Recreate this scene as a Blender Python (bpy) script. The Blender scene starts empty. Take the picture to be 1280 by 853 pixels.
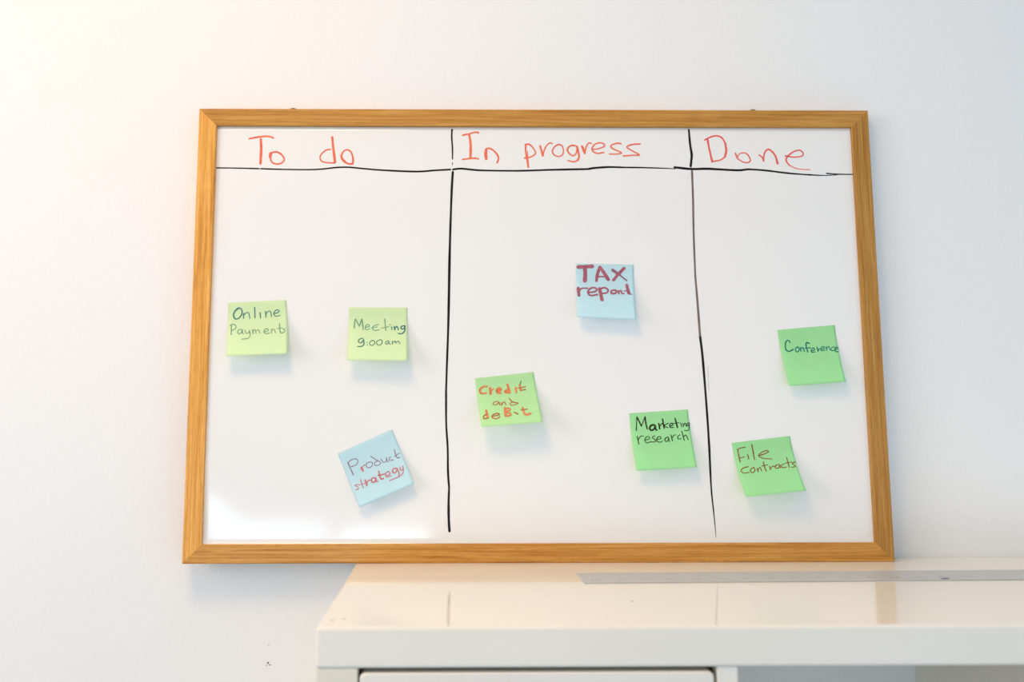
import bpy, bmesh, math, random
from mathutils import Matrix, Vector

scene = bpy.context.scene
col = scene.collection
random.seed(7)
CAB_TOP = 1.47                      # height of the cabinet top above the floor

# ------------------------------------------------------------------ camera
cam_data = bpy.data.cameras.new('camera')
cam = bpy.data.objects.new('camera', cam_data)
col.objects.link(cam)
rot = Matrix(((0.999905, -0.000561, -0.013771), (-0.013742, -0.117217, -0.993011), (-0.001057, 0.993106, -0.117214)))
cam.matrix_world = Matrix.Translation((0.34433, -1.35573, CAB_TOP + 0.20288)) @ rot.to_4x4()
cam_data.sensor_width = 36.0
cam_data.lens = 1277.09 / 1280 * 36.0
cam_data.shift_x = 0.04053
cam_data.shift_y = -0.05916
cam_data.clip_start = 0.02
cam_data.dof.use_dof = True
cam_data.dof.focus_distance = 1.33
cam_data.dof.aperture_fstop = 4.0
scene.camera = cam

# ------------------------------------------------------------------ light
world = bpy.data.worlds.new('world')
scene.world = world
world.use_nodes = True
bg = world.node_tree.nodes['Background']
bg.inputs[0].default_value = (0.636, 0.812, 0.985, 1)
bg.inputs[1].default_value = 0.90


def area_light(name, loc, target, size, power, colour, size_y=None):
    d = bpy.data.lights.new(name, 'AREA')
    d.energy = power
    d.color = colour
    d.shape = 'RECTANGLE' if size_y else 'DISK'
    d.size = size
    if size_y:
        d.size_y = size_y
    ob = bpy.data.objects.new(name, d)
    col.objects.link(ob)
    ob.location = loc
    ob.rotation_euler = (Vector(target) - Vector(loc)).to_track_quat('-Z', 'Y').to_euler()
    return ob


area_light('ceiling_lamp', (-0.08, -1.08, 2.98), (-0.08, -1.08, 0), 0.60, 13.6, (1.0, 0.625, 0.28))
area_light('side_lamp', (-1.9, -1.3, 2.2), (-0.6, 0, 1.9), 1.2, 19.0, (1.0, 0.785, 0.65))
area_light('added_cool_fill', (3.7, -3.0, 1.15), (1.0, 0, 1.3), 1.8, 9.0, (0.92, 0.95, 1.0), 1.2)  # added fill that cools and brightens the lower right, no window there
area_light('glass_door_daylight', (-0.64, -4.2, 1.04), (-0.64, 0, 1.04), 0.62, 7.2, (0.62, 0.82, 1.0), 0.50)
area_light('far_glass_daylight', (-0.03, -4.2, 1.05), (-0.03, 0, 1.05), 0.46, 7.6, (0.66, 0.85, 1.0), 0.36)

scene.view_settings.view_transform = 'Standard'
scene.view_settings.look = 'None'
scene.view_settings.gamma = 1.0
scene.view_settings.use_curve_mapping = False
scene.view_settings.exposure = 0.065
scene.cycles.max_bounces = 10
scene.cycles.diffuse_bounces = 6

# ------------------------------------------------------------------ tables
BOARD = dict(W=.9, H=0.5926, tilt=0.02851, base=0.0369)
NOTE_SHAPE = {
  'online': ([(45.9, 330.9), (121.8, 334.6), (128.3, 262.6), (50.2, 259.8)], (20, 21)),
  'meeting': ([(203.8, 324.9), (280.0, 324.5), (281.7, 253.4), (204.6, 254.2)], (22, 24)),
  'product': ([(192.3, 136.3), (261.8, 166.9), (291.0, 98.6), (222.4, 69.4)], (12, 13)),
  'credit': ([(368.4, 232.2), (444.6, 240.4), (453.5, 175.7), (376.0, 169.7)], (29, 31)),
  'tax': ([(502.1, 383.2), (578.3, 381.7), (576.6, 307.0), (500.7, 310.3)], (15, 18)),
  'marketing': ([(567.6, 186.9), (643.9, 191.7), (649.3, 118.7), (572.9, 114.5)], (15, 17)),
  'conference': ([(764.9, 295.1), (840.9, 301.6), (845.6, 226.7), (773.0, 221.6)], (13, 16)),
  'file': ([(699.3, 148.9), (775.2, 157.7), (783.5, 89.9), (708.3, 82.0)], (23, 27)),
}
# strokes on each note: (ink, width mm, [(across, down), ...])
NOTE_INK = {
  'online': [(0,1.82,[(0.173,0.114),(0.119,0.159),(0.092,0.234),(0.119,0.303),(0.171,0.302),(0.229,0.235),(0.234,0.145),(0.191,0.105),(0.147,0.122)]),
    (0,1.40,[(0.264,0.210),(0.260,0.306)]),
    (0,1.26,[(0.264,0.249),(0.303,0.202),(0.342,0.199),(0.359,0.242),(0.369,0.312)]),
    (0,1.54,[(0.454,0.109),(0.456,0.304)]),
    (0,1.40,[(0.542,0.205),(0.550,0.315)]),
    (0,1.40,[(0.637,0.185),(0.640,0.304)]),
    (0,1.26,[(0.641,0.248),(0.681,0.196),(0.721,0.202),(0.736,0.295)]),
    (0,1.26,[(0.780,0.239),(0.847,0.224),(0.869,0.194),(0.835,0.173),(0.791,0.202),(0.776,0.251),(0.810,0.291),(0.884,0.279)]),
    (1,1.40,[(0.059,0.417),(0.061,0.605)]),
    (1,1.26,[(0.039,0.431),(0.085,0.402),(0.133,0.440),(0.122,0.494),(0.063,0.526)]),
    (1,1.12,[(0.235,0.513),(0.187,0.516),(0.164,0.558),(0.189,0.594),(0.228,0.571),(0.246,0.519)]),
    (1,1.12,[(0.246,0.519),(0.251,0.581),(0.272,0.598)]),
    (1,1.12,[(0.291,0.525),(0.306,0.584),(0.341,0.585),(0.366,0.538)]),
    (1,1.12,[(0.366,0.538),(0.376,0.616),(0.357,0.674),(0.301,0.690),(0.241,0.693)]),
    (1,1.12,[(0.417,0.521),(0.424,0.599)]),
    (1,0.98,[(0.423,0.550),(0.457,0.523),(0.476,0.596)]),
    (1,0.98,[(0.478,0.553),(0.516,0.528),(0.539,0.595)]),
    (1,1.12,[(0.617,0.575),(0.677,0.553),(0.665,0.517),(0.625,0.531),(0.610,0.579),(0.648,0.611),(0.700,0.598)]),
    (1,0.98,[(0.729,0.526),(0.734,0.608)]),
    (1,0.98,[(0.734,0.561),(0.772,0.528),(0.800,0.601)]),
    (1,1.26,[(0.868,0.436),(0.879,0.587),(0.914,0.612)]),
    (1,0.84,[(0.828,0.525),(0.928,0.516)]),
    (1,0.98,[(0.966,0.528),(0.931,0.543),(0.959,0.572),(0.936,0.603),(0.910,0.600)])],
  'meeting': [(1,1.54,[(0.113,0.217),(0.100,0.305),(0.095,0.391)]),
    (1,1.40,[(0.113,0.217),(0.149,0.285),(0.180,0.353)]),
    (1,1.40,[(0.180,0.353),(0.205,0.275),(0.225,0.216)]),
    (1,1.40,[(0.225,0.216),(0.238,0.323),(0.250,0.417)]),
    (1,1.12,[(0.286,0.374),(0.344,0.362),(0.350,0.330),(0.311,0.323),(0.281,0.372),(0.304,0.421),(0.362,0.400)]),
    (1,1.12,[(0.508,0.321),(0.449,0.337),(0.400,0.385),(0.440,0.431),(0.523,0.419)]),
    (1,0.98,[(0.409,0.384),(0.484,0.364)]),
    (1,1.26,[(0.613,0.215),(0.632,0.428)]),
    (1,1.12,[(0.555,0.395),(0.624,0.371),(0.684,0.355)]),
    (0,1.40,[(0.730,0.359),(0.737,0.417)]),
    (0,1.26,[(0.701,0.320),(0.712,0.326)]),
    (2,1.68,[(0.772,0.354),(0.786,0.417)]),
    (2,1.54,[(0.786,0.382),(0.821,0.354),(0.847,0.416)]),
    (2,1.54,[(0.944,0.337),(0.895,0.357),(0.898,0.400),(0.940,0.392),(0.958,0.341)]),
    (2,1.54,[(0.958,0.341),(0.952,0.435),(0.909,0.486),(0.846,0.487)]),
    (0,1.54,[(0.251,0.582),(0.193,0.598),(0.177,0.649),(0.225,0.668),(0.263,0.607)]),
    (0,1.54,[(0.263,0.607),(0.269,0.691),(0.236,0.735),(0.167,0.739)]),
    (0,1.26,[(0.320,0.656),(0.324,0.663)]),
    (0,1.26,[(0.325,0.707),(0.329,0.714)]),
    (0,1.12,[(0.414,0.620),(0.368,0.651),(0.370,0.698),(0.412,0.718),(0.451,0.674),(0.432,0.627),(0.397,0.624)]),
    (0,1.12,[(0.536,0.607),(0.484,0.644),(0.488,0.693),(0.536,0.709),(0.577,0.657),(0.558,0.610),(0.524,0.615)]),
    (0,1.12,[(0.684,0.629),(0.639,0.645),(0.633,0.682),(0.664,0.688),(0.688,0.643)]),
    (0,1.12,[(0.688,0.643),(0.693,0.680),(0.720,0.687)]),
    (0,1.12,[(0.745,0.632),(0.751,0.691)]),
    (0,1.12,[(0.754,0.664),(0.788,0.632),(0.806,0.675)]),
    (0,1.12,[(0.809,0.659),(0.844,0.632),(0.876,0.682)])],
  'product': [(0,1.37,[(0.102,0.216),(0.101,0.331),(0.107,0.449)]),
    (0,1.07,[(0.090,0.217),(0.186,0.197),(0.251,0.214),(0.263,0.267),(0.213,0.308),(0.122,0.303)]),
    (1,2.29,[(0.273,0.391),(0.282,0.454)]),
    (1,1.37,[(0.286,0.445),(0.297,0.387),(0.350,0.367)]),
    (0,1.07,[(0.444,0.359),(0.392,0.357),(0.361,0.402),(0.395,0.446),(0.457,0.431),(0.475,0.385),(0.441,0.358)]),
    (0,1.22,[(0.494,0.277),(0.540,0.343),(0.569,0.398)]),
    (0,1.07,[(0.569,0.398),(0.516,0.401),(0.507,0.450),(0.565,0.471),(0.606,0.441),(0.574,0.386)]),
    (0,1.07,[(0.636,0.386),(0.651,0.451),(0.699,0.461),(0.729,0.402)]),
    (0,1.07,[(0.729,0.402),(0.725,0.463),(0.739,0.490)]),
    (0,1.07,[(0.806,0.426),(0.769,0.432),(0.767,0.473),(0.826,0.490)]),
    (0,1.22,[(0.903,0.329),(0.894,0.475),(0.945,0.493)]),
    (0,1.07,[(0.866,0.442),(0.964,0.426)]),
    (1,1.07,[(0.115,0.630),(0.063,0.623),(0.100,0.669),(0.101,0.702),(0.047,0.699)]),
    (1,1.22,[(0.191,0.570),(0.180,0.658),(0.184,0.722)]),
    (1,0.91,[(0.124,0.644),(0.233,0.661)]),
    (1,1.98,[(0.258,0.609),(0.249,0.713)]),
    (1,1.52,[(0.251,0.699),(0.288,0.647),(0.342,0.646)]),
    (1,1.83,[(0.416,0.637),(0.366,0.636),(0.356,0.694),(0.407,0.700),(0.437,0.646)]),
    (1,1.68,[(0.437,0.646),(0.428,0.709),(0.450,0.718)]),
    (1,1.83,[(0.523,0.564),(0.512,0.696),(0.554,0.714)]),
    (1,1.83,[(0.489,0.628),(0.596,0.650)]),
    (1,1.22,[(0.607,0.690),(0.680,0.690),(0.679,0.641),(0.623,0.645),(0.608,0.704),(0.690,0.726)]),
    (1,1.68,[(0.832,0.646),(0.766,0.629),(0.739,0.675),(0.778,0.704),(0.830,0.657)]),
    (1,1.37,[(0.830,0.657),(0.831,0.735),(0.803,0.785)]),
    (1,1.37,[(0.882,0.651),(0.877,0.704),(0.919,0.702)]),
    (1,1.22,[(0.936,0.650),(0.902,0.745),(0.827,0.787),(0.724,0.787),(0.637,0.787)])],
  'credit': [(0,2.86,[(0.186,0.193),(0.110,0.195),(0.060,0.252),(0.078,0.317),(0.158,0.327)]),
    (1,1.25,[(0.187,0.187),(0.111,0.189),(0.052,0.251),(0.067,0.325),(0.151,0.336)]),
    (0,3.22,[(0.234,0.227),(0.227,0.354)]),
    (0,1.79,[(0.234,0.297),(0.292,0.251)]),
    (0,3.93,[(0.354,0.312),(0.404,0.288),(0.384,0.253),(0.353,0.288),(0.354,0.337),(0.390,0.355)]),
    (1,1.25,[(0.325,0.315),(0.406,0.272),(0.381,0.239),(0.335,0.279),(0.340,0.349),(0.405,0.357)]),
    (0,2.86,[(0.529,0.188),(0.553,0.359)]),
    (0,3.58,[(0.526,0.298),(0.476,0.338),(0.544,0.365)]),
    (0,2.50,[(0.659,0.273),(0.661,0.372)]),
    (2,1.25,[(0.766,0.156),(0.732,0.243)]),
    (0,2.50,[(0.733,0.232),(0.737,0.342)]),
    (1,1.61,[(0.699,0.292),(0.824,0.277)]),
    (1,1.61,[(0.737,0.342),(0.822,0.334)]),
    (1,1.25,[(0.332,0.517),(0.267,0.526),(0.243,0.569),(0.298,0.580),(0.349,0.531)]),
    (1,1.25,[(0.349,0.531),(0.353,0.591),(0.383,0.585)]),
    (1,1.25,[(0.390,0.547),(0.388,0.604)]),
    (1,1.25,[(0.392,0.575),(0.434,0.540),(0.456,0.603)]),
    (1,1.43,[(0.522,0.477),(0.568,0.551),(0.653,0.588)]),
    (1,1.25,[(0.586,0.562),(0.531,0.574),(0.536,0.621),(0.612,0.615),(0.661,0.589)]),
    (0,2.86,[(0.114,0.677),(0.125,0.827)]),
    (1,1.97,[(0.121,0.758),(0.063,0.788),(0.064,0.843),(0.132,0.832)]),
    (1,1.61,[(0.198,0.812),(0.315,0.790),(0.294,0.758),(0.217,0.780),(0.195,0.834),(0.265,0.864),(0.325,0.825)]),
    (0,3.58,[(0.433,0.666),(0.418,0.824)]),
    (0,2.32,[(0.432,0.673),(0.494,0.680),(0.504,0.717),(0.438,0.747),(0.498,0.780),(0.496,0.821),(0.418,0.826)]),
    (1,1.97,[(0.571,0.765),(0.620,0.807)]),
    (0,2.86,[(0.717,0.686),(0.741,0.828),(0.830,0.819)]),
    (1,1.61,[(0.688,0.733),(0.789,0.728)])],
  'tax': [(0,5.07,[(0.036,0.064),(0.158,0.055),(0.283,0.045)]),
    (0,5.36,[(0.153,0.058),(0.160,0.182),(0.152,0.317)]),
    (0,3.87,[(0.352,0.311),(0.369,0.193),(0.414,0.052)]),
    (0,4.47,[(0.414,0.056),(0.484,0.156),(0.558,0.282)]),
    (0,2.23,[(0.361,0.231),(0.532,0.227)]),
    (1,3.87,[(0.630,0.101),(0.736,0.175)]),
    (1,2.09,[(0.736,0.175),(0.877,0.290)]),
    (0,3.87,[(0.834,0.066),(0.736,0.175),(0.646,0.289)]),
    (0,3.28,[(0.703,0.193),(0.768,0.157)]),
    (0,4.17,[(0.036,0.455),(0.045,0.595)]),
    (0,2.09,[(0.056,0.502),(0.097,0.458),(0.195,0.450)]),
    (0,2.38,[(0.206,0.532),(0.323,0.510),(0.353,0.457),(0.284,0.438),(0.218,0.479),(0.205,0.549),(0.256,0.586),(0.366,0.564)]),
    (0,4.47,[(0.402,0.452),(0.438,0.660)]),
    (0,2.23,[(0.397,0.466),(0.487,0.432),(0.550,0.473),(0.519,0.528),(0.435,0.541)]),
    (0,2.38,[(0.672,0.469),(0.611,0.483),(0.603,0.532),(0.665,0.533),(0.695,0.494),(0.664,0.469)]),
    (0,2.09,[(0.720,0.479),(0.734,0.536)]),
    (0,1.79,[(0.735,0.507),(0.769,0.474),(0.787,0.534),(0.823,0.528)]),
    (0,4.17,[(0.874,0.371),(0.904,0.522)]),
    (0,1.79,[(0.904,0.532),(0.944,0.541)]),
    (0,1.49,[(0.825,0.486),(0.907,0.463)])],
  'marketing': [(0,1.26,[(0.125,0.074),(0.109,0.186),(0.089,0.312)]),
    (0,1.68,[(0.125,0.069),(0.156,0.153),(0.184,0.236)]),
    (0,1.12,[(0.184,0.236),(0.226,0.157),(0.263,0.078)]),
    (0,1.82,[(0.263,0.078),(0.266,0.187),(0.278,0.297)]),
    (0,2.24,[(0.402,0.227),(0.348,0.238),(0.320,0.287),(0.342,0.321),(0.393,0.303),(0.418,0.243)]),
    (0,2.10,[(0.418,0.243),(0.419,0.306),(0.436,0.324)]),
    (0,1.82,[(0.483,0.211),(0.487,0.305)]),
    (0,1.12,[(0.492,0.262),(0.535,0.214),(0.557,0.219)]),
    (0,1.82,[(0.554,0.134),(0.564,0.303)]),
    (0,1.12,[(0.649,0.214),(0.570,0.256),(0.632,0.297)]),
    (0,1.26,[(0.663,0.273),(0.718,0.248),(0.705,0.218),(0.670,0.241),(0.664,0.291),(0.723,0.295)]),
    (0,1.82,[(0.768,0.139),(0.789,0.303)]),
    (0,0.84,[(0.726,0.227),(0.827,0.219)]),
    (0,1.12,[(0.854,0.226),(0.863,0.295)]),
    (0,0.98,[(0.889,0.234),(0.895,0.296)]),
    (0,0.98,[(0.899,0.265),(0.931,0.233),(0.941,0.291)]),
    (0,0.98,[(0.998,0.230),(0.957,0.249),(0.955,0.287),(0.982,0.272),(0.997,0.237)]),
    (0,0.98,[(0.997,0.237),(0.981,0.334),(0.953,0.368),(0.897,0.357)]),
    (0,1.26,[(0.093,0.412),(0.103,0.548)]),
    (0,0.98,[(0.106,0.472),(0.148,0.417),(0.198,0.413)]),
    (0,0.98,[(0.213,0.486),(0.295,0.466),(0.281,0.426),(0.232,0.444),(0.211,0.501),(0.244,0.535),(0.316,0.516)]),
    (0,0.98,[(0.388,0.422),(0.343,0.448),(0.380,0.486),(0.392,0.519),(0.325,0.529)]),
    (0,0.98,[(0.414,0.488),(0.486,0.475),(0.473,0.438),(0.426,0.457),(0.411,0.510),(0.456,0.538),(0.507,0.519)]),
    (0,1.12,[(0.614,0.458),(0.563,0.473),(0.546,0.515),(0.580,0.533),(0.618,0.476)]),
    (0,0.98,[(0.618,0.476),(0.619,0.541)]),
    (0,1.12,[(0.664,0.421),(0.672,0.533)]),
    (0,0.98,[(0.673,0.480),(0.708,0.435),(0.740,0.426)]),
    (0,0.98,[(0.816,0.431),(0.774,0.457),(0.775,0.500),(0.824,0.500)]),
    (0,1.12,[(0.853,0.370),(0.862,0.452),(0.871,0.533)]),
    (0,0.98,[(0.862,0.474),(0.907,0.441),(0.928,0.478),(0.938,0.529)])],
  'conference': [(0,1.68,[(0.181,0.244),(0.173,0.210),(0.134,0.203),(0.097,0.270),(0.093,0.363),(0.141,0.394),(0.217,0.366)]),
    (0,1.40,[(0.308,0.325),(0.263,0.351),(0.256,0.406),(0.299,0.409),(0.323,0.363),(0.297,0.328)]),
    (0,1.40,[(0.345,0.343),(0.342,0.413)]),
    (0,1.26,[(0.350,0.375),(0.388,0.343),(0.403,0.418)]),
    (0,1.68,[(0.515,0.283),(0.467,0.268),(0.451,0.337),(0.461,0.434)]),
    (0,1.26,[(0.418,0.367),(0.519,0.361)]),
    (0,1.26,[(0.527,0.417),(0.584,0.403),(0.572,0.369),(0.532,0.390),(0.526,0.439),(0.591,0.440)]),
    (0,1.40,[(0.637,0.360),(0.639,0.437)]),
    (0,1.12,[(0.641,0.426),(0.674,0.388)]),
    (0,1.12,[(0.700,0.405),(0.760,0.392),(0.748,0.358),(0.704,0.380),(0.696,0.423),(0.761,0.427)]),
    (0,1.26,[(0.791,0.365),(0.793,0.431)]),
    (0,1.12,[(0.799,0.399),(0.841,0.366),(0.855,0.429)]),
    (0,1.12,[(0.937,0.377),(0.887,0.395),(0.871,0.438),(0.928,0.446)]),
    (0,1.26,[(0.942,0.429),(0.995,0.409),(0.980,0.384),(0.942,0.410),(0.943,0.462),(0.989,0.469)])],
  'file': [(0,1.40,[(0.081,0.128),(0.077,0.249),(0.076,0.373)]),
    (0,1.26,[(0.074,0.131),(0.142,0.113),(0.215,0.107)]),
    (0,1.26,[(0.077,0.299),(0.165,0.287)]),
    (0,1.26,[(0.230,0.245),(0.231,0.339)]),
    (0,1.40,[(0.331,0.068),(0.331,0.214),(0.326,0.358)]),
    (0,1.26,[(0.407,0.299),(0.529,0.269),(0.587,0.241),(0.560,0.218),(0.472,0.242),(0.407,0.292),(0.467,0.348),(0.618,0.384)]),
    (0,1.26,[(0.190,0.472),(0.094,0.492),(0.052,0.535),(0.086,0.577),(0.177,0.577)]),
    (0,1.26,[(0.285,0.497),(0.227,0.519),(0.207,0.569),(0.241,0.589),(0.286,0.549),(0.275,0.498)]),
    (0,1.26,[(0.325,0.521),(0.329,0.584)]),
    (0,1.12,[(0.335,0.551),(0.380,0.511),(0.394,0.577)]),
    (0,1.40,[(0.460,0.418),(0.459,0.519),(0.465,0.586)]),
    (0,1.12,[(0.416,0.489),(0.522,0.479)]),
    (0,1.26,[(0.542,0.510),(0.542,0.573)]),
    (0,1.12,[(0.547,0.555),(0.593,0.515),(0.630,0.523)]),
    (0,1.26,[(0.711,0.493),(0.652,0.507),(0.633,0.550),(0.676,0.559),(0.721,0.508)]),
    (0,1.26,[(0.721,0.508),(0.714,0.560)]),
    (0,1.12,[(0.799,0.495),(0.752,0.512),(0.742,0.560),(0.816,0.557)]),
    (0,1.26,[(0.866,0.385),(0.865,0.484),(0.862,0.570)]),
    (0,0.98,[(0.815,0.487),(0.934,0.477)]),
    (0,1.26,[(0.983,0.489),(0.930,0.503),(0.955,0.540),(0.967,0.568),(0.900,0.571)])],
}
INK_COLOUR = {'online': [(84, 128, 122), (122, 158, 130)], 'meeting': [(88, 135, 122), (110, 158, 128), (62, 112, 118)], 'product': [(146, 122, 138), (200, 116, 122)], 'credit': [(220, 134, 86), (178, 108, 62), (96, 100, 60)], 'tax': [(168, 94, 110), (148, 104, 118)], 'marketing': [(44, 54, 32)], 'conference': [(22, 122, 108)], 'file': [(140, 84, 48)]}
# headings in board millimetres: (width, [(x, z), ...])
HEADING = {
  'To do': [(2.08,[(66.9,552.3),(74.6,553.9),(82.6,555.1),(91.9,555.7),(99.4,553.5)]),
    (2.86,[(82.4,551.8),(83.3,539.7),(83.1,527.3),(83.0,518.0)]),
    (1.95,[(95.8,533.1),(94.8,528.7),(95.4,525.9)]),
    (1.95,[(96.8,532.8),(103.2,534.2),(109.9,531.2),(114.4,524.6),(112.2,519.8),(105.6,517.5),(98.9,519.4),(96.2,525.3),(97.1,531.7)]),
    (1.69,[(175.8,537.8),(170.5,537.1),(164.6,532.3),(162.0,526.4),(164.8,521.3),(172.8,519.5),(181.9,519.3)]),
    (2.73,[(177.8,554.8),(179.1,542.7),(180.6,531.6),(182.2,519.8)]),
    (2.60,[(190.3,529.6),(191.7,524.8),(195.5,520.4)]),
    (1.95,[(190.3,529.6),(193.9,535.8),(199.2,537.2),(203.9,533.1),(206.1,524.8),(205.9,518.6)]),
    (2.08,[(195.5,520.4),(200.8,517.9),(206.2,518.2)])],
  'In progress': [(1.95,[(352.5,557.8),(361.8,559.9),(368.9,562.0),(373.9,561.4)]),
    (2.73,[(361.4,558.5),(363.3,545.5),(363.0,525.9)]),
    (1.95,[(352.5,524.4),(361.8,525.7),(368.8,526.1),(373.8,525.1)]),
    (3.32,[(384.1,538.3),(383.5,532.1),(384.1,525.3)]),
    (1.95,[(383.4,538.8),(387.9,539.9),(394.0,536.8),(399.5,530.1),(400.4,524.9),(398.7,519.8)]),
    (1.95,[(437.3,544.2),(437.0,536.4),(438.6,525.0),(440.5,513.9)]),
    (1.17,[(439.2,536.4),(439.7,528.1),(440.8,515.7)]),
    (1.76,[(436.3,545.2),(442.3,545.2),(447.8,539.5),(450.3,533.8),(447.2,529.7),(440.6,527.1),(435.3,526.5)]),
    (2.34,[(456.6,543.2),(458.4,536.4),(460.1,529.7)]),
    (1.56,[(460.1,529.7),(461.4,535.4),(464.5,542.7),(469.6,547.4),(473.1,546.4)]),
    (1.56,[(480.6,545.3),(475.6,541.7),(473.0,536.0),(475.4,530.8),(481.4,528.7),(486.5,531.3),(487.8,537.5),(485.7,543.8),(481.2,545.6)]),
    (1.76,[(503.8,543.8),(497.8,543.8),(493.2,539.1),(495.1,533.4),(501.1,529.8),(505.2,534.0),(506.3,541.7)]),
    (2.34,[(506.0,542.8),(507.7,535.5),(508.6,528.3),(506.7,523.6)]),
    (1.66,[(506.7,523.6),(501.4,521.5),(493.4,523.3)]),
    (2.73,[(512.9,543.0),(514.8,538.1),(516.5,533.5)]),
    (1.56,[(516.6,534.0),(518.4,541.8),(522.0,547.5),(525.6,546.8)]),
    (1.66,[(527.4,538.7),(535.0,539.7),(542.6,542.9),(542.2,546.5),(537.2,547.8),(530.6,545.9),(526.5,540.7),(527.4,536.1),(532.9,533.3),(542.0,534.4)]),
    (1.66,[(565.5,546.6),(560.4,547.3),(553.3,545.0),(551.7,541.8),(557.2,538.2),(563.2,535.6),(565.7,533.6),(559.1,532.3),(549.5,532.3)]),
    (1.66,[(591.2,546.3),(582.6,545.9),(574.5,543.5),(573.9,540.9),(581.4,536.2),(589.8,531.0),(581.2,530.7),(568.1,529.6)])],
  'Done': [(2.20,[(682.3,553.3),(684.1,540.3),(687.5,522.1)]),
    (1.83,[(678.4,552.0),(685.9,555.9),(694.2,557.9),(701.7,555.3),(706.1,547.5)]),
    (2.44,[(706.1,547.5),(707.0,537.7),(704.9,528.6)]),
    (1.71,[(704.9,528.6),(698.7,524.5),(686.6,521.9)]),
    (1.83,[(719.3,533.8),(721.5,526.7)]),
    (1.34,[(721.5,527.4),(724.3,532.6),(730.7,534.5),(736.2,531.3),(739.4,524.2)]),
    (1.46,[(739.4,524.2),(735.8,520.9),(728.9,521.9),(721.5,526.7)]),
    (1.59,[(751.1,531.6),(755.1,528.1),(757.0,522.9)]),
    (1.83,[(756.5,523.6),(758.5,533.9),(763.8,539.4),(770.0,535.3)]),
    (2.20,[(770.0,535.3),(773.5,528.8),(775.6,519.5)]),
    (1.59,[(786.2,530.4),(797.5,528.6),(809.0,530.2),(810.5,534.7),(805.6,538.2),(797.9,536.0),(790.0,530.1),(787.2,524.3),(790.7,517.8)]),
    (1.10,[(790.7,517.8),(799.3,513.3),(808.1,511.8),(818.8,511.3)])],
}
LINES = {
  'header': [(1.67,1.67,[(25.1,512.1),(53.8,511.8),(81.5,511.1)]),
    (1.77,2.19,[(83.6,511.1),(109.1,510.3),(145.3,509.9),(164.5,510.7),(183.6,512.9),(200.7,513.3),(220.9,511.4),(247.6,509.3),(290.3,507.6),(317.0,509.4),(336.2,510.5)]),
    (2.29,2.29,[(339.4,510.6),(351.2,511.7),(375.8,509.5),(418.6,508.9),(445.3,509.4),(472.1,510.4),(520.4,511.5)]),
    (2.50,2.29,[(520.4,511.5),(527.9,512.9),(547.3,514.3),(568.7,513.9)]),
    (2.08,1.04,[(568.7,513.9),(590.2,513.7),(617.1,513.0),(637.5,512.1)]),
    (2.71,2.71,[(636.5,514.2),(659.0,511.9),(681.6,512.2),(720.3,510.3),(735.4,511.7)]),
    (2.50,1.67,[(735.4,511.7),(756.9,510.3),(789.0,506.4),(815.9,504.3)]),
    (1.67,0.83,[(815.9,504.3),(837.4,503.4),(854.7,504.1)]),
    (1.56,1.35,[(840.8,506.3),(853.7,505.2),(876.3,504.9)])],
  'left_up': [(2.29,1.46,[(338.3,565.8),(337.9,554.7),(338.9,540.3),(339.0,524.8)]),
    (1.04,0.62,[(338.9,519.9),(338.9,516.6)])],
  'left_low': [(2.71,2.92,[(339.4,507.3),(337.9,479.9),(336.1,425.7),(335.1,382.8)]),
    (2.92,2.50,[(335.1,382.8),(333.9,308.6),(331.9,246.0),(331.0,215.0)]),
    (2.50,2.29,[(331.0,215.0),(331.3,174.0),(333.2,143.5),(333.7,113.2),(335.1,93.1)]),
    (2.29,3.12,[(335.1,93.1),(334.5,73.1),(334.8,53.1),(335.7,38.8)])],
  'right_up': [(2.50,2.92,[(657.5,566.3),(658.5,546.6),(660.2,532.2),(659.6,524.5),(658.3,515.6)])],
  'right_low_brown': [(2.29,2.50,[(659.9,509.0),(660.0,469.6),(659.3,426.1),(659.5,367.0)]),
    (2.50,2.71,[(659.5,367.0),(661.4,329.7),(663.1,287.6)])],
  'right_low': [(2.71,2.71,[(663.1,287.6),(665.7,256.2),(668.9,183.8),(670.1,142.9)]),
    (2.50,1.67,[(670.1,142.9),(670.8,92.3),(672.8,62.2)]),
    (1.46,0.42,[(672.8,62.2),(673.8,47.3),(674.7,30.4)])],
  'faint': [(0.73,0.52,[(672.0,247.8),(672.2,230.2),(672.1,214.7)])],
}

# ------------------------------------------------------------------ helpers


def lin(c):
    c = c / 255.0
    return c / 12.92 if c <= 0.04045 else ((c + 0.055) / 1.055) ** 2.4


def rgb(r, g, b):
    return (lin(r), lin(g), lin(b), 1.0)


def material(name, colour, rough=0.6, spec=0.5):
    m = bpy.data.materials.new(name)
    m.use_nodes = True
    p = m.node_tree.nodes['Principled BSDF']
    p.inputs['Base Color'].default_value = colour
    p.inputs['Roughness'].default_value = rough
    p.inputs['Specular IOR Level'].default_value = spec
    return m


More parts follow.
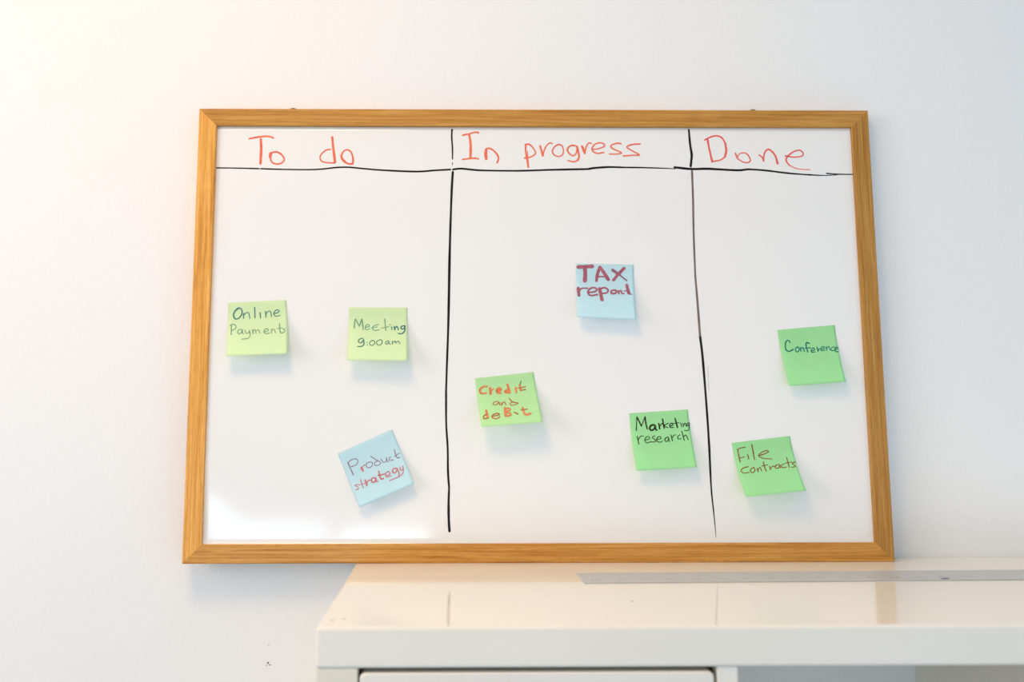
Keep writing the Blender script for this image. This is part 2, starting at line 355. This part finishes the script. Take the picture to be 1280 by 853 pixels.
def noise_colour(m, c0, c1, scale, detail=4, coords='Object', lo=0.35, hi=0.65, bump=0.0, bump_dist=0.001, stretch=(1, 1, 1)):
    """procedural variation between two colours, optional bump"""
    nt = m.node_tree
    p = nt.nodes['Principled BSDF']
    tc = nt.nodes.new('ShaderNodeTexCoord')
    mp = nt.nodes.new('ShaderNodeMapping')
    mp.inputs['Scale'].default_value = stretch
    nz = nt.nodes.new('ShaderNodeTexNoise')
    nz.inputs['Scale'].default_value = scale
    nz.inputs['Detail'].default_value = detail
    rp = nt.nodes.new('ShaderNodeValToRGB')
    rp.color_ramp.elements[0].position = lo
    rp.color_ramp.elements[0].color = c0
    rp.color_ramp.elements[1].position = hi
    rp.color_ramp.elements[1].color = c1
    nt.links.new(tc.outputs[coords], mp.inputs['Vector'])
    nt.links.new(mp.outputs[0], nz.inputs['Vector'])
    nt.links.new(nz.outputs['Fac'], rp.inputs['Fac'])
    nt.links.new(rp.outputs[0], p.inputs['Base Color'])
    if bump:
        b = nt.nodes.new('ShaderNodeBump')
        b.inputs['Strength'].default_value = bump
        b.inputs['Distance'].default_value = bump_dist
        nt.links.new(nz.outputs['Fac'], b.inputs['Height'])
        nt.links.new(b.outputs[0], p.inputs['Normal'])
    return m


def wood_material(name='oak', tone=1.0):
    """oak veneer, grain along the U of the UV map (metres)"""
    m = material(name, rgb(190, 120, 45), 0.42, 0.35)
    shade = lambda r, g, b: tuple(q * tone for q in rgb(r, g, b)[:3]) + (1.0,)
    nt = m.node_tree
    p = nt.nodes['Principled BSDF']
    uv = nt.nodes.new('ShaderNodeUVMap')
    mp = nt.nodes.new('ShaderNodeMapping')
    mp.inputs['Scale'].default_value = (7, 330, 1)
    n1 = nt.nodes.new('ShaderNodeTexNoise')
    n1.inputs['Scale'].default_value = 1.0
    n1.inputs['Detail'].default_value = 5
    n1.inputs['Distortion'].default_value = 0.6
    mp2 = nt.nodes.new('ShaderNodeMapping')
    mp2.inputs['Scale'].default_value = (45, 1700, 1)
    n2 = nt.nodes.new('ShaderNodeTexNoise')
    n2.inputs['Scale'].default_value = 1.0
    n2.inputs['Detail'].default_value = 2
    rp = nt.nodes.new('ShaderNodeValToRGB')
    e = rp.color_ramp.elements
    e[0].position, e[0].color = 0.30, shade(184, 120, 42)
    e[1].position, e[1].color = 0.72, shade(226, 172, 92)
    mid = e.new(0.5)
    mid.color = shade(210, 150, 66)
    rp2 = nt.nodes.new('ShaderNodeValToRGB')
    rp2.color_ramp.elements[0].position = 0.34
    rp2.color_ramp.elements[0].color = (0.70, 0.64, 0.58, 1)
    rp2.color_ramp.elements[1].position = 0.52
    rp2.color_ramp.elements[1].color = (1, 1, 1, 1)
    mx = nt.nodes.new('ShaderNodeMix')
    mx.data_type = 'RGBA'
    mx.blend_type = 'MULTIPLY'
    mx.inputs['Factor'].default_value = 0.75
    L = nt.links.new
    L(uv.outputs[0], mp.inputs['Vector'])
    L(uv.outputs[0], mp2.inputs['Vector'])
    L(mp.outputs[0], n1.inputs['Vector'])
    L(mp2.outputs[0], n2.inputs['Vector'])
    L(n1.outputs['Fac'], rp.inputs['Fac'])
    L(n2.outputs['Fac'], rp2.inputs['Fac'])
    L(rp.outputs[0], mx.inputs['A'])
    L(rp2.outputs[0], mx.inputs['B'])
    L(mx.outputs['Result'], p.inputs['Base Color'])
    b = nt.nodes.new('ShaderNodeBump')
    b.inputs['Strength'].default_value = 0.25
    b.inputs['Distance'].default_value = 0.0004
    L(n2.outputs['Fac'], b.inputs['Height'])
    L(b.outputs[0], p.inputs['Normal'])
    return m


def paper_material(name, c0, c1):
    m = material(name, c0, 0.75, 0.2)
    noise_colour(m, c0, c1, 40, 3, 'Object', 0.3, 0.7)
    nt = m.node_tree
    p = nt.nodes['Principled BSDF']
    out = nt.nodes['Material Output']
    tr = nt.nodes.new('ShaderNodeBsdfTranslucent')
    tr.inputs['Color'].default_value = c0
    ms = nt.nodes.new('ShaderNodeMixShader')
    ms.inputs[0].default_value = 0.38
    nt.links.new(p.outputs[0], ms.inputs[1])
    nt.links.new(tr.outputs[0], ms.inputs[2])
    nt.links.new(ms.outputs[0], out.inputs['Surface'])
    return m


def link(name, me, mat=None, parent=None):
    ob = bpy.data.objects.new(name, me)
    col.objects.link(ob)
    if mat:
        me.materials.append(mat)
    if parent:
        ob.parent = parent
    return ob


def from_data(name, verts, faces, mat=None, parent=None, smooth=False):
    me = bpy.data.meshes.new(name)
    me.from_pydata([tuple(v) for v in verts], [], faces)
    me.update()
    if smooth:
        for f in me.polygons:
            f.use_smooth = True
    return link(name, me, mat, parent)


def empty(name, loc, label, category, group=None):
    ob = bpy.data.objects.new(name, None)
    col.objects.link(ob)
    ob.location = loc
    ob.empty_display_size = 0.05
    ob['label'] = label
    ob['category'] = category
    if group:
        ob['group'] = group
    return ob


def box(name, lo, hi, mat, parent=None, bevel=0.0, seg=3):
    """box between two corners, edges rounded; its origin is the parent's"""
    bm = bmesh.new()
    bmesh.ops.create_cube(bm, size=1)
    for v in bm.verts:
        v.co = Vector([lo[i] + (v.co[i] + .5) * (hi[i] - lo[i]) for i in range(3)])
    if bevel:
        bmesh.ops.bevel(bm, geom=bm.edges[:], offset=bevel, segments=seg, profile=0.5, affect='EDGES')
    bmesh.ops.recalc_face_normals(bm, faces=bm.faces)
    me = bpy.data.meshes.new(name)
    bm.to_mesh(me)
    bm.free()
    return link(name, me, mat, parent)


def structure(ob):
    ob['kind'] = 'structure'
    return ob


def smooth_path(pts, step):
    """Catmull-Rom through the points"""
    if len(pts) < 3:
        dense = pts
        out = []
        (a, b) = pts
        n = max(2, int(math.dist(a, b) / step))
        return [(a[0] + (b[0] - a[0]) * i / n, a[1] + (b[1] - a[1]) * i / n) for i in range(n + 1)]
    q = [(2 * pts[0][0] - pts[1][0], 2 * pts[0][1] - pts[1][1])] + list(pts) + [(2 * pts[-1][0] - pts[-2][0], 2 * pts[-1][1] - pts[-2][1])]
    out = []
    for i in range(1, len(q) - 2):
        p0, p1, p2, p3 = q[i - 1:i + 3]
        n = max(2, int(math.dist(p1, p2) / step))
        for k in range(n):
            t = k / n
            out.append(tuple(0.5 * (2 * p1[j] + (p2[j] - p0[j]) * t + (2 * p0[j] - 5 * p1[j] + 4 * p2[j] - p3[j]) * t * t
                                    + (3 * p1[j] - p0[j] - 3 * p2[j] + p3[j]) * t ** 3) for j in (0, 1)))
    out.append(tuple(pts[-1]))
    return out


def ribbon(verts, faces, pts, w0, w1, step, put):
    """a marker stroke with round ends; put(x, z) gives the point on the surface"""
    path = smooth_path(pts, step)
    n = len(path)
    rng = random.Random(int(pts[0][0] * 977 + pts[0][1] * 131))
    ph = rng.uniform(0, 6.3)
    left, right = [], []
    for i, (x, z) in enumerate(path):
        a = path[max(0, i - 1)]
        b = path[min(n - 1, i + 1)]
        dx, dz = b[0] - a[0], b[1] - a[1]
        l = math.hypot(dx, dz) or 1
        nx, nz = -dz / l, dx / l
        t = i / max(1, n - 1)
        w = (w0 + (w1 - w0) * t) * (1 + 0.07 * math.sin(ph + 5 * t) + 0.04 * math.sin(ph * 2 + 17 * t)) / 2
        left.append((x + nx * w, z + nz * w))
        right.append((x - nx * w, z - nz * w))
    base = len(verts)
    for p in left + right:
        verts.append(put(*p))
    for i in range(n - 1):
        faces.append((base + i, base + n + i, base + n + i + 1, base + i + 1))
    for end, sgn in ((0, -1), (n - 1, 1)):
        c = path[end]
        other = path[1] if end == 0 else path[n - 2]
        ang = math.atan2(c[1] - other[1], c[0] - other[0])
        rad = math.dist(left[end], right[end]) / 2
        k0 = len(verts)
        verts.append(put(*c))
        ring = []
        for k in range(7):
            th = ang - math.pi / 2 + math.pi * k / 6
            verts.append(put(c[0] + rad * 0.9 * math.cos(th), c[1] + rad * 0.9 * math.sin(th)))
            ring.append(k0 + 1 + k)
        for k in range(6):
            faces.append((k0, ring[k], ring[k + 1]))


# ------------------------------------------------------------------ materials
WALL = material('wall_paint', rgb(240, 240, 239), 0.85, 0.2)
noise_colour(WALL, rgb(239, 239, 238), rgb(242, 242, 241), 300, 3, 'Object', bump=0.03, bump_dist=0.0006)
CEIL = material('ceiling_paint', rgb(238, 238, 236), 0.9, 0.1)
noise_colour(CEIL, rgb(236, 236, 234), rgb(240, 240, 238), 8, 3)
FLOOR = material('floor_vinyl', rgb(165, 166, 167), 0.5, 0.3)
noise_colour(FLOOR, rgb(158, 159, 160), rgb(172, 173, 174), 6, 5)
PANEL = material('whiteboard_enamel', rgb(241, 240, 238), 0.085, 0.5)
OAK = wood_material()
OAK_LIT = wood_material('lit_oak', 1.27)  # same oak, brightness of the lit left side put into its colour
OAK_DIMMED = wood_material('dimmed_oak', 0.86)  # same oak, top rail dimmed in colour for the light fading rightwards
OAK_SHADED = wood_material('shaded_oak', 0.76)  # same oak, shade of the right side put into its colour
BACKING = material('hardboard', rgb(150, 115, 80), 0.8, 0.2)
noise_colour(BACKING, rgb(140, 105, 72), rgb(160, 125, 88), 60, 4)
BRASS = material('brass', rgb(120, 100, 62), 0.35, 0.5)
BRASS.node_tree.nodes['Principled BSDF'].inputs['Metallic'].default_value = 0.9
RED = material('coral_marker', rgb(236, 112, 82), 0.55, 0.3)
noise_colour(RED, rgb(230, 100, 74), rgb(240, 128, 94), 45, 3, 'Object', 0.3, 0.7)
CRIMSON = material('red_marker', rgb(236, 98, 88), 0.55, 0.3)
noise_colour(CRIMSON, rgb(230, 86, 78), rgb(240, 116, 104), 45, 3, 'Object', 0.3, 0.7)
BLACK = material('black_marker', rgb(24, 20, 19), 0.5, 0.15)
noise_colour(BLACK, rgb(12, 10, 9), rgb(38, 30, 27), 25, 3, 'Object', 0.3, 0.8)
BROWN = material('worn_black_marker', rgb(110, 90, 84), 0.5, 0.3)
noise_colour(BROWN, rgb(86, 66, 62), rgb(138, 120, 112), 20, 3, 'Object', 0.3, 0.7)
GREY = material('faint_marker', rgb(196, 194, 192), 0.5, 0.3)
LACQUER = material('cabinet_white', rgb(241, 235, 224), 0.08, 0.20)
noise_colour(LACQUER, rgb(240, 234, 222), rgb(243, 237, 226), 5, 2)
EDGE = material('cabinet_edge_cream', rgb(232, 224, 206), 0.35, 0.3)
noise_colour(EDGE, rgb(230, 222, 203), rgb(234, 226, 209), 8, 2)
FRONT = material('door_white', rgb(236, 230, 221), 0.25, 0.3)
noise_colour(FRONT, rgb(235, 229, 219), rgb(238, 232, 223), 8, 2)
STRIP = material('brushed_grey', rgb(186, 187, 186), 0.38, 0.4)
noise_colour(STRIP, rgb(184, 186, 187), rgb(198, 199, 199), 30, 5, 'Object', 0.3, 0.7, stretch=(1, 14, 1))
TICK = material('faded_print', rgb(180, 180, 178), 0.6, 0.2)
DIRT = material('dark_dirt', rgb(120, 112, 104), 0.9, 0.1)
BLUESPOT = material('blue_ink', rgb(84, 82, 130), 0.6, 0.2)

# ------------------------------------------------------------------ setting
structure(box('wall_back', (-3.0, 0.0, 0.0), (4.5, 0.12, 3.0), WALL))
structure(box('floor', (-3.0, -5.0, -0.1), (4.5, 0.12, 0.0), FLOOR))
structure(box('ceiling', (-3.0, -5.0, 3.0), (4.5, 0.12, 3.1), CEIL))

# ------------------------------------------------------------------ storage cabinet
XL, D, T, ST = 0.2176, 0.4016, 0.0362, 0.018
XI0, XI1, XJ0, XJ1 = 0.2557, 0.5804, 0.5993, 0.9345
XK0, XK1 = XJ1 + 0.019, XJ1 + 0.019 + 0.335
XR = XK1 + 0.0376
cab = empty('storage_cabinet', (XL, -D, 0), 'tall white lacquered storage cabinet under the whiteboard, with a door beside an open compartment', 'cabinet')
o = Vector((XL, -D, 0))


def cbox(name, lo, hi, mat, bevel=0.0012, parent=cab):
    return box(name, Vector(lo) - o, Vector(hi) - o, mat, parent, bevel)


GAP = 0.001
cbox('top_panel', (XL, -D, CAB_TOP - T), (XR, -GAP, CAB_TOP), LACQUER, 0.003)['label'] = 'thick white glossy cabinet top'
cbox('side_panel', (XL + .0006, -D + .0012, 0), (XI0, -GAP, CAB_TOP - T), EDGE)['label'] = 'cream white left side panel'
cbox('side_panel', (XK1, -D + .0012, 0), (XR - .0006, -GAP, CAB_TOP - T), LACQUER)
cbox('bottom_panel', (XI0, -D + .0012, 0), (XK1, -GAP, T), LACQUER)
cbox('divider', (XI1, -D + .002, T), (XJ0, -GAP, CAB_TOP - T), LACQUER)
cbox('divider', (XJ1, -D + .002, T), (XK0, -GAP, CAB_TOP - T), LACQUER)
for k in range(1, 4):
    z = T + (CAB_TOP - 2 * T) * k / 4
    cbox('shelf', (XI0, -D + .002, z - ST / 2), (XI1, -GAP, z + ST / 2), LACQUER)
    cbox('shelf', (XJ0, -D + .002, z - ST / 2), (XJ1, -GAP, z + ST / 2), LACQUER)
    cbox('shelf', (XK0, -D + .002, z - ST / 2), (XK1, -GAP, z + ST / 2), LACQUER)

# door with rounded corners, a gap of about three millimetres all round
dz1 = CAB_TOP - T - 0.0042
dz0 = T + (CAB_TOP - 2 * T) * 3 / 4 + ST / 2 + 0.003
dx0, dx1 = XI0 + 0.0016, XI1 - 0.0030


def rounded_slab(name, x0, x1, z0, z1, y0, y1, r, mat, parent, off):
    pts = []
    for cx, cz, a0 in ((x1 - r, z1 - r, 0), (x0 + r, z1 - r, 90), (x0 + r, z0 + r, 180), (x1 - r, z0 + r, 270)):
        for k in range(7):
            a = math.radians(a0 + 15 * k)
            pts.append((cx + r * math.cos(a), cz + r * math.sin(a)))
    n = len(pts)
    b = 0.0015
    cx, cz = (x0 + x1) / 2, (z0 + z1) / 2
    sx, sz = 1 - 2 * b / (x1 - x0), 1 - 2 * b / (z1 - z0)
    verts, faces = [], []
    for (yy, s) in ((y0, 1), (y0 + b, 0), (y1, 0)):
        for x, z in pts:
            if s:
                x, z = cx + (x - cx) * sx, cz + (z - cz) * sz
            verts.append(Vector((x, yy, z)) - off)
    faces.append(tuple(range(n)))
    for ring in (0, 1):
        for i in range(n):
            j = (i + 1) % n
            faces.append((ring * n + i, ring * n + n + i, ring * n + n + j, ring * n + j))
    faces.append(tuple(range(3 * n - 1, 2 * n - 1, -1)))
    return from_data(name, verts, faces, mat, parent)


door = rounded_slab('door', dx0, dx1, dz0, dz1, -D + 0.0015, -D + 0.0175, 0.0055, FRONT, cab, o)
door['label'] = 'white door with rounded corners'
# dark strip set behind the door to paint the shade in its gap
GAP_SHADE = material('gap_shade_brown', rgb(78, 50, 32), 0.8, 0.1)
noise_colour(GAP_SHADE, rgb(70, 45, 28), rgb(84, 56, 37), 30, 3)
cbox('door_gap_shade', (XI0 + .0002, -D + 0.0180, dz0 - .001), (XI1 - .0002, -D + 0.0260, CAB_TOP - T - .0002), GAP_SHADE, 0.0)['label'] = 'dark brown strip painting the shade in the door gap'


def speck(name, x, y, z, r, normal, mat, parent, off, seed, stretch=1.0):
    """small irregular fleck lying on a surface"""
    rng = random.Random(seed)
    verts, faces = [], []
    n = 9
    up = Vector(normal)
    e1 = Vector((1, 0, 0))
    e2 = up.cross(e1)
    c = Vector((x, y, z)) - off
    for k in range(n):
        a = 2 * math.pi * k / n
        q = r * rng.uniform(0.5, 1.1)
        verts.append(c + e1 * q * math.cos(a) * stretch + e2 * q * math.sin(a) + up * 0.0001)
    verts.append(c + up * 0.0006)
    for k in range(n):
        faces.append((k, (k + 1) % n, n))
    return from_data(name, verts, faces, mat, parent)


top = [c for c in cab.children if c.name.startswith('top_panel')][0]
FLECK = material('pale_fleck', rgb(206, 198, 184), 0.8, 0.1)
speck('stain', 0.5233, -0.2863, CAB_TOP, 0.0022, (0, 0, 1), DIRT, top, o, 3)
speck('stain', 0.2391, -0.3656, CAB_TOP, 0.0030, (0, 0, 1), FLECK, top, o, 4)
speck('stain', 0.2287, -0.3724, CAB_TOP, 0.0026, (0, 0, 1), FLECK, top, o, 5)

wall = bpy.data.objects['wall_back']
for x, z, r, s in ((0.1041, -0.129, 0.0016, 1), (0.1065, -0.1315, 0.0012, 2), (0.102, -0.132, 0.0009, 8), (0.1045, -0.107, 0.0008, 9)):
    speck('scuff', x, 0.0, CAB_TOP + z, r, (0, -1, 0), DIRT, wall, Vector((0, 0, 0)), s)

# ------------------------------------------------------------------ grey strip on the cabinet top
ruler = empty('ruler', (0.4866, -0.153, CAB_TOP), 'long flat grey strip with faint marks lying on the cabinet before the whiteboard', 'ruler')
ruler.rotation_euler = (0, 0, math.radians(1.45))
RW, RL, RT = 0.064, 0.62, 0.0012
box('blade', (0, -RW / 2, 0.0001), (RL, RW / 2, RT), STRIP, ruler, 0.0003, 2)
v, f = [], []
for k in range(1, 17):
    x = 0.0287 * k - 0.012
    for j in range(3):
        rngx = x + (j - 1) * 0.0036
        h = (0.006, 0.0085, 0.005)[(j + k) % 3]
        b = len(v)
        for dx, dy in ((-.0010, 0), (.0010, 0), (.0010, h), (-.0010, h)):
            v.append((rngx + dx, -0.016 + dy, RT + 0.00008))
        f.append((b, b + 1, b + 2, b + 3))
from_data('graduation', v, f, TICK, ruler)['label'] = 'faint grey marks along the strip'
speck('ink_spot', 0.4135, -0.0245, RT, 0.0042, (0, 0, 1), BLUESPOT, ruler, Vector((0, 0, 0)), 6, 1.7)

# ------------------------------------------------------------------ whiteboard
W, H, TILT, BASE = BOARD['W'], BOARD['H'], BOARD['tilt'], BOARD['base']
THICK, FW, REC = 0.020, 0.0238, 0.005
board = empty('whiteboard', (0, -BASE, CAB_TOP), 'oak framed whiteboard with three handwritten columns leaning against the wall on the cabinet', 'whiteboard')
board.rotation_euler = (-TILT, 0, 0)          # leans back against the wall
# board space: x right, z up along the board, y = 0 the front of the frame, +y towards the wall


def rail(name, length, place, seed, wood):
    """mitred frame member; place(s, a, y) with s along, a inwards from the outer edge"""
    r = 0.0016
    prof = []
    for cx, cy, a0 in ((r, r, 180), (FW - r, r, 270)):
        for k in range(5):
            a = math.radians(a0 + 22.5 * k)
            prof.append((cx + r * math.cos(a), cy + r * math.sin(a)))
    prof += [(FW, REC + 0.003), (FW - 0.004, REC + 0.003), (FW - 0.004, THICK), (0.0, THICK)]
    n = len(prof)
    rng = random.Random(seed)
    ou, ov = rng.uniform(0, 30), rng.uniform(0, 3)
    verts, uvs, faces = [], [], []
    ns = 2
    for e in range(ns):
        for a, y in prof:
            s = a if e == 0 else length - a
            verts.append(place(s, a, y))
            uvs.append((s + ou, a + y * 0.7 + ov))
    for i in range(n):
        j = (i + 1) % n
        faces.append((i, j, n + j, n + i))
    faces.append(tuple(range(n)))
    faces.append(tuple(range(2 * n - 1, n - 1, -1)))
    me = bpy.data.meshes.new(name)
    me.from_pydata(verts, [], faces)
    lay = me.uv_layers.new(name='UVMap')
    for lp in me.loops:
        lay.data[lp.index].uv = uvs[lp.vertex_index]
    bm = bmesh.new()
    bm.from_mesh(me)
    bmesh.ops.recalc_face_normals(bm, faces=bm.faces)
    bm.to_mesh(me)
    bm.free()
    me.update()
    return link(name, me, wood, board)


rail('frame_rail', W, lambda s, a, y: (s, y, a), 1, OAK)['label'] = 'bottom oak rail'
rail('frame_rail', W, lambda s, a, y: (s, y, H - a), 2, OAK_DIMMED)['label'] = 'top oak rail'
rail('frame_stile', H, lambda s, a, y: (a, y, s), 3, OAK_LIT)['label'] = 'left oak stile'
rail('frame_stile', H, lambda s, a, y: (W - a, y, s), 4, OAK_SHADED)['label'] = 'right oak stile'

# enamel sheet, very slightly bowed near its lower left corner
nx, nz = 90, 60
x0, x1, z0, z1 = FW - 0.003, W - FW + 0.003, FW - 0.003, H - FW + 0.003


def bow(x, z):
    def ease(a, b, t):
        t = min(1.0, max(0.0, (t - a) / (b - a)))
        return t * t * (3 - 2 * t)
    side = math.exp(-((x - 0.022) / 0.035) ** 2)
    return 0.0014 * side * ease(0.02, 0.13, z) * (1 - ease(0.14, 0.48, z))


verts, faces = [], []
for j in range(nz + 1):
    for i in range(nx + 1):
        x, z = x0 + (x1 - x0) * i / nx, z0 + (z1 - z0) * j / nz
        verts.append((x, REC - bow(x, z), z))
for j in range(nz):
    for i in range(nx):
        a = j * (nx + 1) + i
        faces.append((a, a + 1, a + nx + 2, a + nx + 1))
# back skin and rim give the sheet its thickness
nv = len(verts)
for xx, zz in ((x0, z0), (x1, z0), (x1, z1), (x0, z1)):
    verts.append((xx, REC + 0.0025, zz))
edge = lambda ids, p, q: faces.append(tuple(ids) + (q, p))
edge([i for i in range(nx, -1, -1)], nv, nv + 1)
edge([nz * (nx + 1) + i for i in range(nx + 1)], nv + 2, nv + 3)
edge([j * (nx + 1) for j in range(nz, -1, -1)][::-1], nv + 3, nv)
edge([j * (nx + 1) + nx for j in range(nz, -1, -1)], nv + 1, nv + 2)
faces.append((nv, nv + 3, nv + 2, nv + 1))
panel = from_data('panel', verts, faces[:], PANEL, board, True)
panel['label'] = 'glossy white writing surface'
box('backing_board', (FW - 0.004, REC + 0.0032, FW - 0.004), (W - FW + 0.004, THICK - 0.003, H - FW + 0.004), BACKING, board)

# two wire hanging loops behind the top rail
for xx in (0.1227, 0.7489):
    verts, faces = [], []
    N1, N2, R1, R2 = 20, 8, 0.0062, 0.0010
    for i in range(N1):
        a = 2 * math.pi * i / N1
        for k in range(N2):
            b = 2 * math.pi * k / N2
            verts.append((xx + (R1 + R2 * math.cos(b)) * math.cos(a), 0.0165 + R2 * math.sin(b), H - 0.0008 + (R1 + R2 * math.cos(b)) * math.sin(a)))
    for i in range(N1):
        for k in range(N2):
            faces.append((i * N2 + k, ((i + 1) % N1) * N2 + k, ((i + 1) % N1) * N2 + (k + 1) % N2, i * N2 + (k + 1) % N2))
    from_data('hanging_loop', verts, faces, BRASS, board, True)['label'] = 'small wire hanging loop'


def on_panel(h):
    return lambda x, z: (x * 0.001, REC - h - bow(x * 0.001, z * 0.001), z * 0.001)


# headings and ruled lines drawn on the enamel
for text, word, part, mat, lab in (('To do', 'To', slice(0, 4), RED, 'coral handwritten word To'), ('To do', 'do', slice(4, None), RED, 'coral handwritten word do'),
                                   ('In progress', 'In', slice(0, 5), RED, 'coral handwritten word In'), ('In progress', 'progress', slice(5, None), RED, 'coral handwritten word progress'),
                                   ('Done', 'Done', slice(0, None), CRIMSON, 'red handwritten word Done')):
    v, f = [], []
    for i, (w, pts) in enumerate(HEADING[text][part]):
        ribbon(v, f, pts, w * 1.2, w * 1.2, 1.0, on_panel(0.00012 + 0.000006 * i))
    h = from_data('heading_word', v, f, mat, panel)
    h['label'] = lab
for key, mat, lab in (('header', BLACK, 'black line under the headings'), ('left_up', BLACK, None), ('left_low', BLACK, 'long black line between first two columns'),
                      ('right_up', BLACK, None), ('right_low_brown', BROWN, 'worn brown upper stretch of the right column line'), ('right_low', BLACK, None),
                      ('faint', GREY, 'faint grey stroke beside the right line')):
    v, f = [], []
    for i, (wa, wb, pts) in enumerate(LINES[key]):
        ribbon(v, f, pts, wa * 1.12, wb * 1.08, 2.5, on_panel(0.00012 + 0.000006 * i))
    h = from_data('ruled_line', v, f, mat, panel)
    if lab:
        h['label'] = lab

# ------------------------------------------------------------------ sticky notes
board_mat = Matrix.Translation((0, -BASE, CAB_TOP)) @ Matrix.Rotation(-TILT, 4, 'X')
PALE_GREEN = paper_material('pale_green_paper', rgb(240, 254, 216), rgb(236, 253, 212))
MINT = paper_material('green_paper', rgb(194, 249, 192), rgb(188, 247, 187))
LIME = paper_material('light_green_paper', rgb(216, 251, 198), rgb(210, 249, 194))
AQUA = paper_material('pale_blue_paper', rgb(224, 249, 254), rgb(219, 247, 253))
NOTES = (
    ('online', PALE_GREEN, 'pale green sticky note reading Online Payments, left of the To do column'),
    ('meeting', PALE_GREEN, 'pale green sticky note reading Meeting 9:00am in the To do column'),
    ('product', AQUA, 'tilted pale blue sticky note reading Product strategy, low on the whiteboard'),
    ('credit', LIME, 'light green sticky note with orange words Credit and debit'),
    ('tax', AQUA, 'pale blue sticky note with thick red words TAX report'),
    ('marketing', MINT, 'green sticky note with black words Marketing research'),
    ('conference', MINT, 'green sticky note with teal word Conference in the Done column'),
    ('file', MINT, 'green sticky note with brown words File contracts, low in the Done column'),
)
for key, paper, lab in NOTES:
    (TL, TR, BR, BL), (hl, hr) = NOTE_SHAPE[key]

    def surf(s, t, lift=0.0):
        def raw(s, t):
            x = (TL[0] * (1 - s) + TR[0] * s) * (1 - t) + (BL[0] * (1 - s) + BR[0] * s) * t
            z = (TL[1] * (1 - s) + TR[1] * s) * (1 - t) + (BL[1] * (1 - s) + BR[1] * s) * t
            k = max(0.0, (t - .12) / .88) ** 1.7
            return Vector((x * .001, REC - 0.0004 - (hl * (1 - s) + hr * s) * k * .001, z * .001))
        p = raw(s, t)
        if lift:
            n = (raw(s + .01, t) - raw(s - .01, t)).cross(raw(s, t + .01) - raw(s, t - .01))
            n.normalize()
            if n.y > 0:
                n = -n
            p = p + n * lift
        return p

    root_at = board_mat @ surf(0.5, 0.0)
    note = empty('sticky_note', root_at, lab, 'sticky note', 'sticky notes on the whiteboard')
    world_to_note = Matrix.Translation(-root_at) @ board_mat
    N = 22
    verts, faces = [], []
    for side in (0, 1):
        for j in range(N + 1):
            for i in range(N + 1):
                verts.append(world_to_note @ (surf(i / N, j / N) if side == 0 else surf(i / N, j / N, 0.00012)))
    M1 = (N + 1) ** 2
    for j in range(N):
        for i in range(N):
            a = j * (N + 1) + i
            q = (a, a + 1, a + N + 2, a + N + 1)
            faces.append(q)
            faces.append(tuple(M1 + k for k in reversed(q)))
    ring = list(range(N + 1)) + [j * (N + 1) + N for j in range(1, N + 1)] + [N * (N + 1) + i for i in range(N - 1, -1, -1)] + [j * (N + 1) for j in range(N - 1, 0, -1)]
    for k in range(len(ring)):
        a, b = ring[k], ring[(k + 1) % len(ring)]
        faces.append((a, M1 + a, M1 + b, b))
    ob = from_data('paper', verts, faces, paper, note)
    for p in ob.data.polygons:
        p.use_smooth = True
    inks = sorted({s[0] for s in NOTE_INK[key]})
    # all words of a note are one piece of writing with one material slot per pen
    v, f, mi = [], [], []
    for i, (ink, w, pts) in enumerate(NOTE_INK[key]):
        n0 = len(f)
        put = lambda x, z, i=i: world_to_note @ surf(x / 76.0, z / 76.0, 0.00030 + 0.000006 * i)
        ribbon(v, f, [(x * 76.0, z * 76.0) for x, z in pts], w, w, 0.8, put)
        mi += [ink] * (len(f) - n0)
    wr = from_data('handwriting', v, f, None, note)
    for k, c in enumerate(INK_COLOUR[key]):
        m = material('pen_' + key, rgb(*c), 0.7, 0.15)
        d = tuple(max(0, q - 10) for q in c)
        e = tuple(min(255, q + 12) for q in c)
        noise_colour(m, rgb(*d), rgb(*e), 120, 3, 'Object', 0.3, 0.7)
        wr.data.materials.append(m)
    for p, k in zip(wr.data.polygons, mi):
        p.material_index = k
